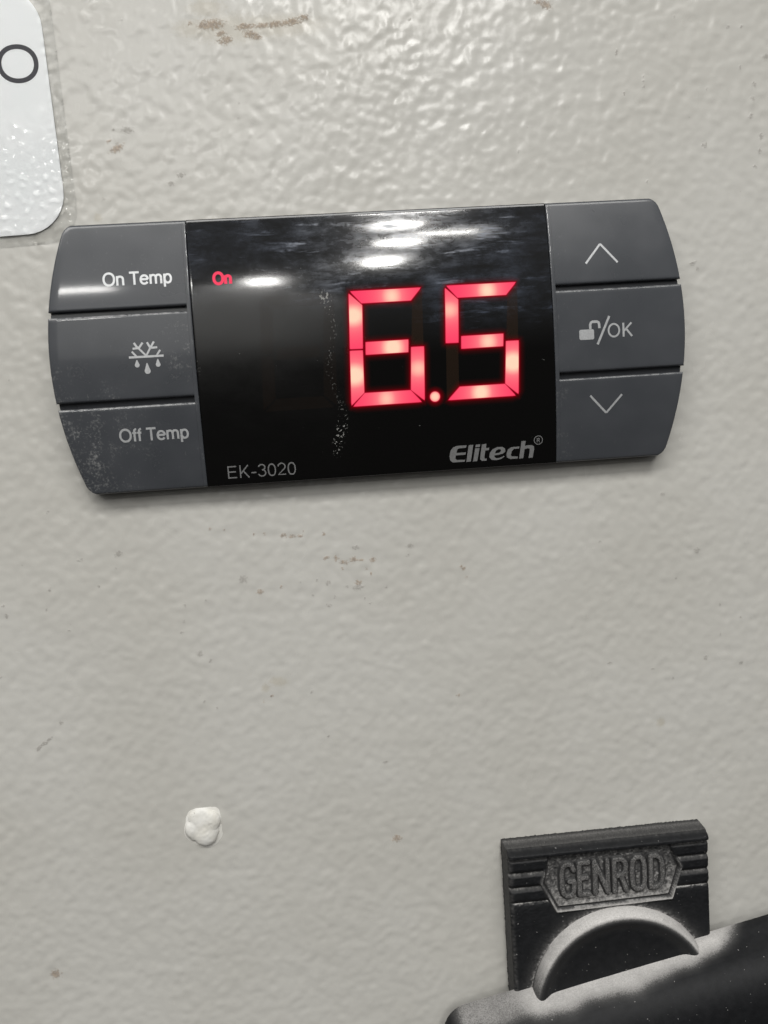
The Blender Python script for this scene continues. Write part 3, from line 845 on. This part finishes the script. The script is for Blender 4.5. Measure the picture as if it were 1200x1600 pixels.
# ---- print on the lens
B = Build(); text_print(B, 'EK-3020', -20.78, -11.80, -16.34, 1.68, 0.10); B.obj('model_text', M_SILVER, LENS)
LOGO = {'E': [(11.241, -14.029), (9.915, -14.02), (9.351, -14.219), (9.018, -14.672), (8.869, -15.378), (8.949, -15.941), (9.293, -16.237), (10.897, -16.235), (10.999, -15.97), 
    (9.862, -15.924), (9.659, -15.719), (9.718, -15.308), (11.048, -15.287), (11.12, -14.974), (9.84, -14.966), (9.915, -14.574), (10.144, -14.384), (11.136, -14.339)], 'l': 
    [(11.512, -14.048), (12.152, -14.011), (11.748, -16.262), (11.136, -16.284)], 'd': [(12.488, -14.034), (13.097, -14.011), (13.025, -14.355), (12.416, -14.378)], 'i': 
    [(12.38, -14.534), (12.989, -14.512), (12.632, -16.275), (12.053, -16.283)], 't': [(13.32, -14.058), (13.931, -14.004), (13.855, -14.57), (14.304, -14.569), (14.25, 
    -14.883), (13.784, -14.884), (13.607, -15.781), (13.667, -15.993), (13.957, -16.013), (13.888, -16.297), (13.308, -16.289), (13.022, -16.061), (13.062, -15.664)], 'e': 
    [(16.298, -15.805), (16.378, -15.923), (15.89, -16.21), (15.242, -16.326), (14.598, -16.218), (14.282, -15.827), (14.372, -15.274), (14.782, -14.792), (15.43, -14.549), 
    (16.073, -14.56), (16.472, -14.81), (16.516, -15.18), (16.222, -15.48), (15.413, -15.633), (15.01, -15.637), (15.006, -15.877), (15.246, -16.054), (15.73, -16.039)], 
    'eh': [(15.062, -15.401), (15.659, -15.33), (15.904, -15.139), (15.875, -14.898), (15.586, -14.846), (15.229, -15.013)], 'c': [(18.458, -14.673), (18.407, -14.941), 
    (17.68, -14.956), (17.387, -15.239), (17.269, -15.711), (17.38, -15.959), (18.237, -16.018), (18.154, -16.301), (17.183, -16.299), (16.732, -16.075), (16.64, -15.588), 
    (16.873, -14.965), (17.361, -14.679)], 'h': [(18.74, -13.976), (19.337, -13.968), (19.202, -14.643), (19.623, -14.576), (20.189, -14.614), (20.479, -14.809), (20.461, 
    -15.287), (20.264, -16.317), (19.695, -16.31), (19.877, -15.328), (19.846, -15.038), (19.539, -14.985), (19.166, -15.088), (18.965, -16.308), (18.397, -16.318)], 'reg': 
    [(21.05, -14.002), (21.632, -14.041), (20.838, -14.227), (21.278, -13.747)]} 
B = Build()
for k_ in ('E', 'l', 'd', 'i', 't', 'c', 'h'):
    poly_print(B, [LOGO[k_]])
poly_print(B, [LOGO['e'], LOGO['eh']])
ring_print(B, 21.06, -13.98, 0.62, 0.62, 0.10, 28)
text_print(B, 'R', 20.85, 21.28, -14.27, 0.56, 0.17)
B.obj('brand_logo', M_SILVER, LENS)

# ---- seven-segment digits and the small ON lamp
def seg(corners, hotc, lit, amp=1.0, warm=0.33, lit_show=0.2):
    """corners: tl, tr, br, bl of the window; hotc: where its diode sits (0..1, 0..1)"""
    B = Build()
    c = np.array(corners, dtype=float)
    long_x = np.linalg.norm(c[1] - c[0]) + np.linalg.norm(c[2] - c[3]) > np.linalg.norm(c[3] - c[0]) + np.linalg.norm(c[2] - c[1])
    nu, nv = (26, 8) if long_x else (8, 26)
    u = np.linspace(0, 1, nu); v = np.linspace(0, 1, nv)
    U, V = np.meshgrid(u, v)
    P = (c[3] * ((1 - U) * (1 - V))[..., None] + c[2] * (U * (1 - V))[..., None] + c[1] * (U * V)[..., None] + c[0] * ((1 - U) * V)[..., None])
    if not lit:
        Z = zf(P[..., 1]) + 0.010
        B.grid(np.concatenate([P, Z[..., None]], -1), True, show=np.full(Z.shape, lit_show))
        return B.obj('unlit_segment', M_UNLIT, LENS)
    hp = np.array([np.interp(hotc[0], u, np.arange(nu)), np.interp(hotc[1], v, np.arange(nv))]).round().astype(int)
    H0 = P[hp[1], hp[0]]
    D = np.hypot((P[..., 0] - H0[0]) * (1.0 if long_x else 0.85), (P[..., 1] - H0[1]) * (0.85 if long_x else 1.0))
    hot = 0.88 * amp * np.exp(-(D / 1.25) ** 2) + warm * np.exp(-(D / 2.9) ** 2)
    Z = zf(P[..., 1]) + 0.022
    B.grid(np.concatenate([P, Z[..., None]], -1), True, hot=np.clip(hot, 0, 1), core=np.ones(hot.shape), edge=np.ones(hot.shape))
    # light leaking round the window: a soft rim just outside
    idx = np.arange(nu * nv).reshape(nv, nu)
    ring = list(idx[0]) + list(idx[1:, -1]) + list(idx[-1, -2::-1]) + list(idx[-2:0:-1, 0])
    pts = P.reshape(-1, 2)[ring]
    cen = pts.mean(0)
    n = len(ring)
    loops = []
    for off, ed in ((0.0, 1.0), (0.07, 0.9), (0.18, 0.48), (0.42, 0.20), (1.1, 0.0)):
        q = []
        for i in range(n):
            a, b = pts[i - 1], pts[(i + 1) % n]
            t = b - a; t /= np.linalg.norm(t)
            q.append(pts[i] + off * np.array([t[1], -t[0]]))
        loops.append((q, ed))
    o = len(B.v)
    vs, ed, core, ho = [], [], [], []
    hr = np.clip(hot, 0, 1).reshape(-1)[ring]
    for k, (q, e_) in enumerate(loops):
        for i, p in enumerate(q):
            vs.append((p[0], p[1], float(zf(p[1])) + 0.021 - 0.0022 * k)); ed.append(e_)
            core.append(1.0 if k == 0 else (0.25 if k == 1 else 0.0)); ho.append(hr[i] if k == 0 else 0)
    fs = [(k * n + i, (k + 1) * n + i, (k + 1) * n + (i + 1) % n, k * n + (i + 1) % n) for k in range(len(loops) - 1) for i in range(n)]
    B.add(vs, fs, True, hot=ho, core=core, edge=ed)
    return B.obj('lit_segment', M_LIT, LENS)

# windows of one digit, measured from its upper left corner; the set leans a little
SEG = dict(A=[(-3.02, 6.90), (6.12, 6.90), (4.74, 5.38), (-1.70, 5.36)],
           F=[(-3.26, 6.60), (-1.68, 5.06), (-1.98, -0.46), (-3.58, -0.43)],
           E=[(-3.60, -0.74), (-2.00, -0.76), (-2.15, -6.20), (-3.86, -7.70)],
           D=[(-2.04, -6.30), (4.02, -6.30), (5.36, -7.84), (-3.60, -7.88)],
           C=[(4.44, -0.71), (6.06, -0.72), (5.78, -7.62), (4.12, -6.20)],
           B=[(6.28, 6.62), (6.06, -0.42), (4.46, -0.42), (4.90, 5.10)],
           G=[(-1.48, 0.26), (4.06, 0.28), (3.96, -1.26), (-1.56, -1.28)])
SEG['B'] = [(4.90, 5.10), (6.30, 6.62), (6.06, -0.42), (4.46, -0.42)]
SEG['E'] = [SEG['E'][0], SEG['E'][1], SEG['E'][2], SEG['E'][3]]
HOT = dict(A=(0.60, 0.45), F=(0.35, 0.62), E=(0.30, 0.52), D=(0.50, 0.45), C=(0.5, 0.55), B=(0.5, 0.5), G=(0.62, 0.45))
AMP = {0: dict(A=(0.75, 0.30), F=(0.95, 0.40), E=(1.0, 0.45), D=(0.62, 0.28), C=(0.6, 0.3), G=(0.95, 0.42)),
       1: dict(A=(0.85, 0.30), F=(0.6, 0.28), G=(0.72, 0.30), C=(1.0, 0.45), D=(0.9, 0.35))}
for di, dx in ((-1, -11.55), (0, 0.0), (1, 12.64)):
    on = {-1: '', 0: 'AFGEDC', 1: 'AFGCD'}[di]
    for s_ in 'ABCDEFG':
        cc = [(x + dx, y + 0.05 * (di > 0)) for x, y in SEG[s_]]
        a_, w_ = AMP[di][s_] if s_ in on else (0, 0)
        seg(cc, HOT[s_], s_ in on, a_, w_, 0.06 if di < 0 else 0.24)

def dot(cx, cy, r):
    B = Build()
    n = 28
    vs, hot, core, ed, fs = [(cx, cy, float(zf(cy)) + 0.024)], [0.95], [1], [1], []
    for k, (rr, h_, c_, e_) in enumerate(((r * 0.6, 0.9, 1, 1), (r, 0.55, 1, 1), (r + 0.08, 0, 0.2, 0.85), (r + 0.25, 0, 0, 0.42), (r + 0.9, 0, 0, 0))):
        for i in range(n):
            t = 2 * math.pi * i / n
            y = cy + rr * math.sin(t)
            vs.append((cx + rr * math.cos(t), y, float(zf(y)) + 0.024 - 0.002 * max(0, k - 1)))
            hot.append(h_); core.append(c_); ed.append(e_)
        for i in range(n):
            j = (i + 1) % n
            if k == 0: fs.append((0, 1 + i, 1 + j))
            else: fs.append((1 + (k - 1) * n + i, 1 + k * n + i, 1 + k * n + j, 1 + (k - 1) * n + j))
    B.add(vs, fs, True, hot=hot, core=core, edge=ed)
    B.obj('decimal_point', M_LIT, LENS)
dot(7.22, -7.30, 0.62)

B = Build()
text_print(B, 'On', -20.60, -18.16, 8.74, 1.52, 0.25)
nB = len(B.v)
B.at = dict(hot=[0.10] * nB, core=[0.9] * nB, edge=[1.0] * nB)
B.obj('on_indicator', M_LIT, LENS)

# ================================================================ the laminated card
def rounded_rect(x0, x1, y0, y1, r, rot, n=10):
    pts = []
    for cx, cy, a0 in ((x1 - r, y1 - r, 0), (x0 + r, y1 - r, 90), (x0 + r, y0 + r, 180), (x1 - r, y0 + r, 270)):
        pts += [(cx + r * math.cos(math.radians(a0 + t)), cy + r * math.sin(math.radians(a0 + t))) for t in np.linspace(0, 90, n)]
    ca, sa = math.cos(math.radians(rot)), math.sin(math.radians(rot))
    px_, py_ = x1, y0
    return [(px_ + (x - px_) * ca - (y - py_) * sa, py_ + (x - px_) * sa + (y - py_) * ca) for x, y in pts]

card = thing('wall_label', 'white laminated label with rounded corners and a black letter O, stuck above the controller', 'label', (-75, 30, 0))
CO = (-75, 30, 0)
def build_card():
    ROT = 1.9
    rim = rounded_rect(-108.0, -38.85, 17.05, 47.6, 5.2, ROT)
    B = Build()
    zc = lambda y, l: 0.26
    poly_print(B, [rim], 0, zc)
    B.skirt([(x, y, 0.26) for x, y in rim], 0.10)
    paper = B.obj('paper_card', M_CARD, card, CO)
    B = Build()
    ring_print(B, -43.12, 37.98, 2.58, 2.37, 0.58, 64, zfun=lambda y, l: 0.272, power=2.1)
    B.obj('printed_letter', M_INK, paper, CO)
    # film: sits on the card, drops to the wall outside it, with small trapped bubbles
    px = 0.2
    xs_ = np.arange(-113, -34.5, px); ys_ = np.arange(10, 54, px)
    X, Y = np.meshgrid(xs_, ys_)
    ca, sa = math.cos(math.radians(-ROT)), math.sin(math.radians(-ROT))
    def sdf(x0, x1, y0, y1, r, X, Y, px_=-38.85, py_=17.05):
        LX = px_ + (X - px_) * ca - (Y - py_) * sa
        LY = py_ + (X - px_) * sa + (Y - py_) * ca
        xm, hx_ = (x0 + x1) / 2, (x1 - x0) / 2
        ym, hy = (y0 + y1) / 2, (y1 - y0) / 2
        ax, ay = np.abs(LX - xm) - (hx_ - r), np.abs(LY - ym) - (hy - r)
        qx, qy = np.maximum(ax, 0), np.maximum(ay, 0)
        i_ = np.minimum(np.maximum(ax, ay), 0)
        return np.hypot(qx, qy) + i_ - r
    dcard = sdf(-108.0, -38.85, 17.05, 47.6, 5.2, X, Y)
    dfilm = sdf(-109.4, -37.45, 15.70, 49.0, 4.4, X, Y)
    nz = field_noise(len(xs_), len(ys_), px, 0.9, 2.2, 21)
    nz2 = field_noise(len(xs_), len(ys_), px, 1.6, 6.0, 22)
    near = np.exp(-((Y - 21) / 6.0) ** 2)
    bub = 0.085 * np.clip(nz - 0.55, 0, 2) * near
    Z = 0.135 + 0.20 * sstep(0.7, -0.25, dcard) + bub + 0.003 * nz2 * (0.3 + near) + 0.024 * nz * sstep(-0.9, 0.2, dcard)
    keep = dfilm < 0.0
    idx = -np.ones(X.shape, dtype=int)
    q = []
    cellk = keep[:-1, :-1] & keep[:-1, 1:] & keep[1:, 1:] & keep[1:, :-1]
    ii = np.arange(X.size).reshape(X.shape)
    Q = np.stack([ii[:-1, :-1], ii[:-1, 1:], ii[1:, 1:], ii[1:, :-1]], -1)[cellk]
    used = np.unique(Q); remap = -np.ones(X.size, dtype=int); remap[used] = np.arange(len(used))
    # pull the outermost points onto the true outline
    gy, gx = np.gradient(dfilm, px)
    XX, YY = X.copy(), Y.copy()
    brd = keep & (dfilm > -px * 1.3)
    XX[brd] -= (gx * dfilm)[brd]; YY[brd] -= (gy * dfilm)[brd]
    Z[brd] = 0.10
    V = np.stack([XX.ravel() - CO[0], YY.ravel() - CO[1], Z.ravel()], -1)[used]
    rim_a = np.maximum(sstep(-0.55, -0.02, dfilm) * 0.75, 0.35 * np.exp(-((dcard - 0.15) / 0.25) ** 2)).ravel()[used]
    me = raw_mesh('laminate_film', V, remap[Q], dict(rim=rim_a, matte=sstep(26, 35, Y + 1.2 * nz2).ravel()[used]))
    link('laminate_film', me, M_FILM, card)
build_card()

# ================================================================ the blob of sealant
def build_blob():
    cx, cy = -28.45, -65.2
    k = 1 / 7.5 / 11.9
    lumps = [(690, 470, 108, 125, 1.0), (440, 565, 82, 105, 0.85), (600, 660, 140, 130, 1.05), (575, 365, 108, 58, 0.55), (545, 500, 120, 120, 0.75), (470, 620, 80, 90, .7), (600, 560, 150, 160, 0.85), (640, 420, 90, 90, .7), (672, 590, 95, 120, 0.75), (520, 430, 110, 100, 0.7)]
    g = np.arange(-2.9, 2.9001, 0.05)
    X, Y = np.meshgrid(g, g)
    Z = np.full(X.shape, -1.0)
    acc = np.zeros(X.shape)
    for (u, v, a, b, hh) in lumps:
        lx, ly = (u - 585) * k, -(v - 560) * k
        q = ((X - lx) / (a * k)) ** 2 + ((Y - ly) / (b * k)) ** 2
        z = np.where(q < 1, hh * np.maximum(1 - q, 0) ** 0.42 * 1.25, -0.6 * (np.sqrt(q) - 1))
        acc += np.exp(5.5 * np.clip(z, -2, 3))
    Z = np.log(acc) / 5.5
    Z += 0.012 * field_noise(len(g), len(g), 0.05, 0.5, 1.6, 31) * (Z > 0.1)
    keep = Z > -0.12
    ii = np.arange(X.size).reshape(X.shape)
    cell = keep[:-1, :-1] & keep[:-1, 1:] & keep[1:, 1:] & keep[1:, :-1]
    Q = np.stack([ii[:-1, :-1], ii[:-1, 1:], ii[1:, 1:], ii[1:, :-1]], -1)[cell]
    used = np.unique(Q); rm = -np.ones(X.size, dtype=int); rm[used] = np.arange(len(used))
    V = np.stack([X.ravel() * 1.03, Y.ravel() * 1.02, Z.ravel() * 0.62], -1)[used]
    o = link('sealant_blob', raw_mesh('sealant_blob', V, rm[Q]), M_SEAL)
    o.location = W(cx, cy, 0)
    tag(o, 'small lumpy blob of white sealant on the wall below the controller', 'sealant')
build_blob()

# ================================================================ the cabinet latch
LO = (28.35, -94.2, 0.0)
latch = thing('cabinet_latch', 'black dusty plastic cabinet latch embossed GENROD with a turning handle, at the lower right', 'latch', LO)
TP = 4.0
HEX = [(19.75, -72.35), (18.45, -76.55), (20.5, -80.75), (37.15, -80.55), (38.65, -76.15), (36.9, -72.35)]

def poly_sdf(X, Y, P):
    d = np.full(X.shape, 1e9)
    ins = np.zeros(X.shape, dtype=bool)
    n = len(P)
    for i in range(n):
        a, b = P[i], P[(i + 1) % n]
        d = np.minimum(d, seg_dist(X, Y, a, b))
        cond = ((a[1] > Y) != (b[1] > Y)) & (X < (b[0] - a[0]) * (Y - a[1]) / (b[1] - a[1] + 1e-12) + a[0])
        ins ^= cond
    return np.where(ins, -d, d)

def build_plate():
    x0, x1, yt, yb = 13.75, 42.95, -71.42, -117.0
    st = np.array([0, 0.04, 0.10, 0.18, 0.28, 0.40, 0.55])
    xs_ = np.r_[x0 + st, np.arange(x0 + 0.66, x1 - 0.6, 0.11), (x1 - st)[::-1]]
    ys_ = np.r_[np.arange(yb, -96, 0.5), np.arange(-96, yt - 0.62, 0.09), (yt - st)[::-1]]
    X, Y = np.meshgrid(xs_, ys_)
    ny, nx = X.shape
    Z = np.full(X.shape, TP)
    dust = np.zeros(X.shape)
    ribm = np.zeros(X.shape)
    hx = poly_sdf(X, Y, HEX)
    # ribs: each one swells out and steps back under the next
    bounds = [yt, -72.55, -74.78, -76.92, -79.2]
    out = hx > 0.25
    for k in range(4):
        a, b = bounds[k], bounds[k + 1]
        t = np.clip((a - Y) / (a - b), 0, 1)
        if k == 0:
            # the top bar: a slope that faces up, then an upright face that overhangs the badge
            prof = np.minimum(1.0, 0.15 + 0.85 * sstep(0.0, 0.62, t)) * np.where(t > 0.93, 0.75, 1.0)
        else:
            prof = np.minimum(sstep(-0.05, 0.30, t), 1 - 0.35 * sstep(0.72, 1.0, t)) * np.where(t > 0.96, 0.55, 1.0)
        m = (Y <= a) & (Y > b) & (out if k else np.ones_like(out))
        Z = np.where(m, TP - 0.75 + 0.75 * prof + (0.35 * prof if k == 0 else 0), Z)
        dust = np.where(m, (0.34 if k else 0.10) * sstep(0.34 if k else 0.30, 0.0, t), dust)
        ribm = np.where(m, 1.0, ribm)
    Z = np.where((Y <= bounds[4]) & out, TP - 0.35 * np.exp(-np.abs(Y - bounds[4]) / 0.35), Z)
    Z = np.where((Y <= bounds[4]) & out, Z - 0.08, Z)
    # sunk badge with a raised frame on its lower sides
    floor = TP - 0.45
    inside = hx < 0
    low = sstep(-74.2, -75.2, Y)
    Z = np.where(inside & (Y < bounds[1]), floor, Z)
    ridge = np.exp(-((hx - 0.10) / 0.17) ** 4) * low
    Z = np.maximum(Z, floor + (TP + 0.28 - floor) * ridge)
    ridge2 = np.exp(-((hx + 0.55) / 0.13) ** 2) * low * (hx < 0.1)
    Z = Z + 0.30 * ridge2
    g = np.random.default_rng(3)
    n1 = g.normal(size=X.shape)
    for _ in range(2):
        n1 = (n1 + np.roll(n1, 1, 0) + np.roll(n1, 1, 1) + np.roll(n1, -1, 0) + np.roll(n1, -1, 1)) / 5
    n1 /= n1.std()
    dust = np.where(inside & (Y < bounds[1]), 0.24 + 0.07 * n1 + 0.20 * sstep(-74.5, -80.3, Y) - 0.08 * sstep(-74, -72.8, Y), dust * (1 + 0.25 * n1))
    dust = np.maximum(dust, 0.72 * (np.exp(-((hx - 0.10) / 0.16) ** 2) + 0.7 * np.exp(-((hx + 0.55) / 0.13) ** 2)) * sstep(-77.2, -79.8, Y))
    dust = np.where((np.abs(hx + 0.24) < 0.13) & (Y < -74), np.minimum(dust, 0.10), dust)
    dust = np.maximum(dust, 0.34 * np.exp(-((hx - 0.1) / 0.22) ** 2) * low)
    # dust shaken into the corner round the hub
    rh = np.hypot(X - 29.25, Y + 94.3)
    dust = np.maximum(dust, (0.42 + 0.1 * n1) * np.exp(-np.abs(rh - 13.15) / 0.55))
    e_ = np.minimum(np.minimum(X - x0, x1 - X), yt - Y)
    r = 0.55
    Z = Z - rnd_drop(np.clip(e_, 0, r), r) + 0.012 * n1
    left = np.exp(-((X - x0 - 0.25) / 0.3) ** 2)
    dust = np.maximum(dust, left * (0.14 + 0.06 * n1) * sstep(-71, -74, Y))
    clean = np.maximum(np.maximum(sstep(-80.5, -82, Y) * 0.8, ribm), 0.85 * (hx < 0.4))
    P = np.stack([X, Y, Z], -1)
    B = Build()
    B.grid(P, True, dust=np.clip(dust, 0, 1), clean=clean)
    ring = [tuple(p) for p in P[0]] + [tuple(p) for p in P[1:, -1]] + [tuple(p) for p in P[-1, -2::-1]] + [tuple(p) for p in P[-2:0:-1, 0]]
    nr = len(ring)
    gz = np.random.default_rng(5)
    jl = gz.normal(size=nr) * 0.06
    lo = []
    for i, p in enumerate(ring):
        ox = -0.10 - abs(jl[i]) if p[0] < x0 + 0.01 else (0.04 if p[0] > x1 - 0.01 else 0)
        oy = 0.10 + abs(jl[i]) if p[1] > yt - 0.01 else 0
        lo.append((p[0] + ox, p[1] + oy, 1.0))
    lo2 = [(p[0], p[1], 0.0) for p in lo]
    dz = [0.5] * nr
    dl = [0.24 if p[0] < x0 + 0.01 else 0.33 for p in ring]
    B.add(ring + lo + lo2, [(i, nr + i, nr + (i + 1) % nr, (i + 1) % nr) for i in range(nr)] +
          [(nr + i, 2 * nr + i, 2 * nr + (i + 1) % nr, nr + (i + 1) % nr) for i in range(nr)], True,
          dust=[0.16 if p[0] < x0 + 0.01 else 0.10 for p in ring] + dl + [0.05] * nr, clean=[0.75] * nr + [0.9] * nr + [0.95] * nr)
    return B.obj('mounting_plate', M_LATCH, latch, LO)
build_plate()

def build_letters():
    """the six moulded letters, one raised relief"""
    Gs = dict(G=[[(1, .80), (.86, .95), (.65, 1), (.35, 1), (.12, .92), (0, .75), (0, .25), (.12, .08), (.35, 0), (.7, 0), (.9, .08), (1, .25), (1, .45), (.62, .45)]],
              E=[[(.95, 1), (0, 1), (0, 0), (.95, 0)], [(0, .52), (.8, .52)]],
              N=[[(0, 0), (0, 1), (1, 0), (1, 1)]],
              R=[[(0, 0), (0, 1), (.65, 1), (.92, .9), (1, .75), (.92, .58), (.65, .48), (0, .48)], [(.55, .48), (1, 0)]],
              O=[[(.3, 0), (.7, 0), (.93, .1), (1, .3), (1, .7), (.93, .9), (.7, 1), (.3, 1), (.07, .9), (0, .7), (0, .3), (.07, .1), (.3, 0)]],
              D=[[(0, 0), (0, 1), (.5, 1), (.85, .9), (1, .68), (1, .32), (.85, .1), (.5, 0), (0, 0)]])
    place = [('G', 21.35, 23.1), ('E', 23.9, 25.3), ('N', 26.15, 28.0), ('R', 29.0, 30.7), ('O', 31.6, 33.4), ('D', 34.35, 36.05)]
    B = Build()
    yb, yt, s = -78.85, -74.15, 0.07
    for ch, a, b in place:
        xs_ = np.arange(a - 0.8, b + 0.8, s); ys_ = np.arange(yb - 0.8, yt + 0.8, s)
        X, Y = np.meshgrid(xs_, ys_)
        d = np.full(X.shape, 9.0)
        for pl in Gs[ch]:
            q = [(a + p[0] * (b - a), yb + p[1] * (yt - yb)) for p in pl]
            for p0, p1 in zip(q[:-1], q[1:]):
                d = np.minimum(d, seg_dist(X, Y, p0, p1))
        w = 0.44
        Z = np.where(d < w, TP - 0.45 + 0.50 * np.sqrt(np.clip(1 - (np.clip(d - 0.12, 0, 1) / (w - 0.12)) ** 2, 0, 1)), TP - 0.43)
        keep = d < w + 0.17
        ii = np.arange(X.size).reshape(X.shape)
        cell = keep[:-1, :-1] & keep[:-1, 1:] & keep[1:, 1:] & keep[1:, :-1]
        Q = np.stack([ii[:-1, :-1], ii[:-1, 1:], ii[1:, 1:], ii[1:, :-1]], -1)[cell]
        used = np.unique(Q); rm = -np.ones(X.size, dtype=int); rm[used] = np.arange(len(used))
        dd = np.where(d < w * 0.75, 0.30 + 0.10 * rng.normal(size=d.shape).clip(-1, 1.5), 0.13).ravel()[used]  # low dust round each letter paints in the shade at its foot
        B.add(np.stack([X.ravel(), Y.ravel(), Z.ravel()], -1)[used].tolist(), rm[Q].tolist(), True, dust=dd.tolist(), clean=[0.8] * len(used))
    B.obj('raised_lettering', M_LATCH, latch, LO)
build_letters()

HUB = (29.25, -94.3)
def build_hub():
    prof = [(13.18, 3.6), (13.15, 4.4), (13.02, 5.0), (12.84, 5.5), (12.60, 5.9), (12.34, 6.12), (12.05, 6.18), (11.75, 6.12), (11.45, 5.98),
            (11.15, 5.80), (10.85, 5.66), (10.5, 5.58), (10.1, 5.54), (6, 5.5), (0.01, 5.5)]
    n = 160
    vs, fs, du, cl = [], [], [], []
    g = np.random.default_rng(7)
    for k, (r, z) in enumerate(prof):
        for i in range(n):
            t = 2 * math.pi * i / n
            vs.append((HUB[0] + r * math.cos(t), HUB[1] + r * math.sin(t), z))
            s_ = max(0.0, math.sin(t))
            du.append(0.85 * min(1, s_ * 1.8) * (1.0 if 1 <= k <= 4 else {5: 0.34, 6: 0.12, 7: 0.07, 8: 0.06, 9: 0.06, 10: 0.05, 11: 0.02}.get(k, 0.0)))
            cl.append(0.0 if k < 5 else 1.0)
    for k in range(len(prof) - 1):
        for i in range(n):
            j = (i + 1) % n
            fs.append((k * n + i, k * n + j, (k + 1) * n + j, (k + 1) * n + i))
    B = Build()
    B.add(vs, fs, True, dust=du, clean=cl)
    B.obj('hub', M_LATCH, latch, LO)
build_hub()

def build_handle():
    ang = math.radians(10.6)
    ca, sa = math.cos(ang), math.sin(ang)
    hl, hw, rc = 26.2, 4.75, 4.0
    prof = [(0.0, 3.3), (0.0, 4.3), (0.30, 4.95), (0.62, 5.6), (0.92, 6.3), (1.12, 7.0), (1.30, 7.6), (1.52, 8.2), (1.80, 8.75), (2.15, 9.25),
            (2.60, 9.75), (3.15, 10.2), (3.8, 10.6), (4.6, 10.95), (5.5, 11.2), (6.5, 11.35), (7.6, 11.4)]
    def outline(d):
        pts = []
        r = max(rc - d, 0.3)
        xa, xb, ya, yb_ = -hl + d, 31.0 - d, -11.5 + d, hw - d
        for cx, cy, a0 in ((xb - r, yb_ - r, 0), (xa + r, yb_ - r, 90), (xa + r, ya + r, 180), (xb - r, ya + r, 270)):
            pts += [(cx + r * math.cos(math.radians(a0 + t)), cy + r * math.sin(math.radians(a0 + t))) for t in np.linspace(0, 90, 12)]
        # even points along the long sides
        out = []
        n = len(pts)
        for i in range(n):
            p, q = pts[i], pts[(i + 1) % n]
            out.append(p)
            if i % 12 == 11:
                out += [(p[0] + (q[0] - p[0]) * t, p[1] + (q[1] - p[1]) * t) for t in np.linspace(0, 1, 180 if i in (11, 35) else 12)[1:-1]]
        return out
    vs, fs, du, cl = [], [], [], []
    rings = []
    for d, z in prof:
        o = outline(d)
        rings.append(o)
        for (x, y) in o:
            vs.append((HUB[0] + x * ca - y * sa, HUB[1] + x * sa + y * ca, z))
            end = float(sstep(14.0, 18.5, x + 0.9 * (z - 6))) + float(sstep(-22.5, -25.2, x))
            zl = 8.5 - 1.7 * float(sstep(2, 16, x)) - 0.3 * float(sstep(-14, -20, x)) + 0.20 * math.sin(x * 0.61 + 1) + 0.08 * math.sin(x * 1.37)
            lv = float(sstep(zl + 1.2, zl - 1.9, z))
            du.append((0.84 if y > 0 else 0.0) * lv * (1 - min(1, end)) * (1 - 0.45 * float(sstep(-11, -16, x))))
            cl.append(1.0)
    n = len(rings[0])
    for k in range(len(prof) - 1):
        for i in range(n):
            j = (i + 1) % n
            fs.append((k * n + i, k * n + j, (k + 1) * n + j, (k + 1) * n + i))
    fs.append(tuple((len(prof) - 1) * n + i for i in range(n)))
    B = Build()
    B.add(vs, fs, True, dust=du, clean=cl)
    B.obj('turn_handle', M_LATCH, latch, LO)
build_handle()
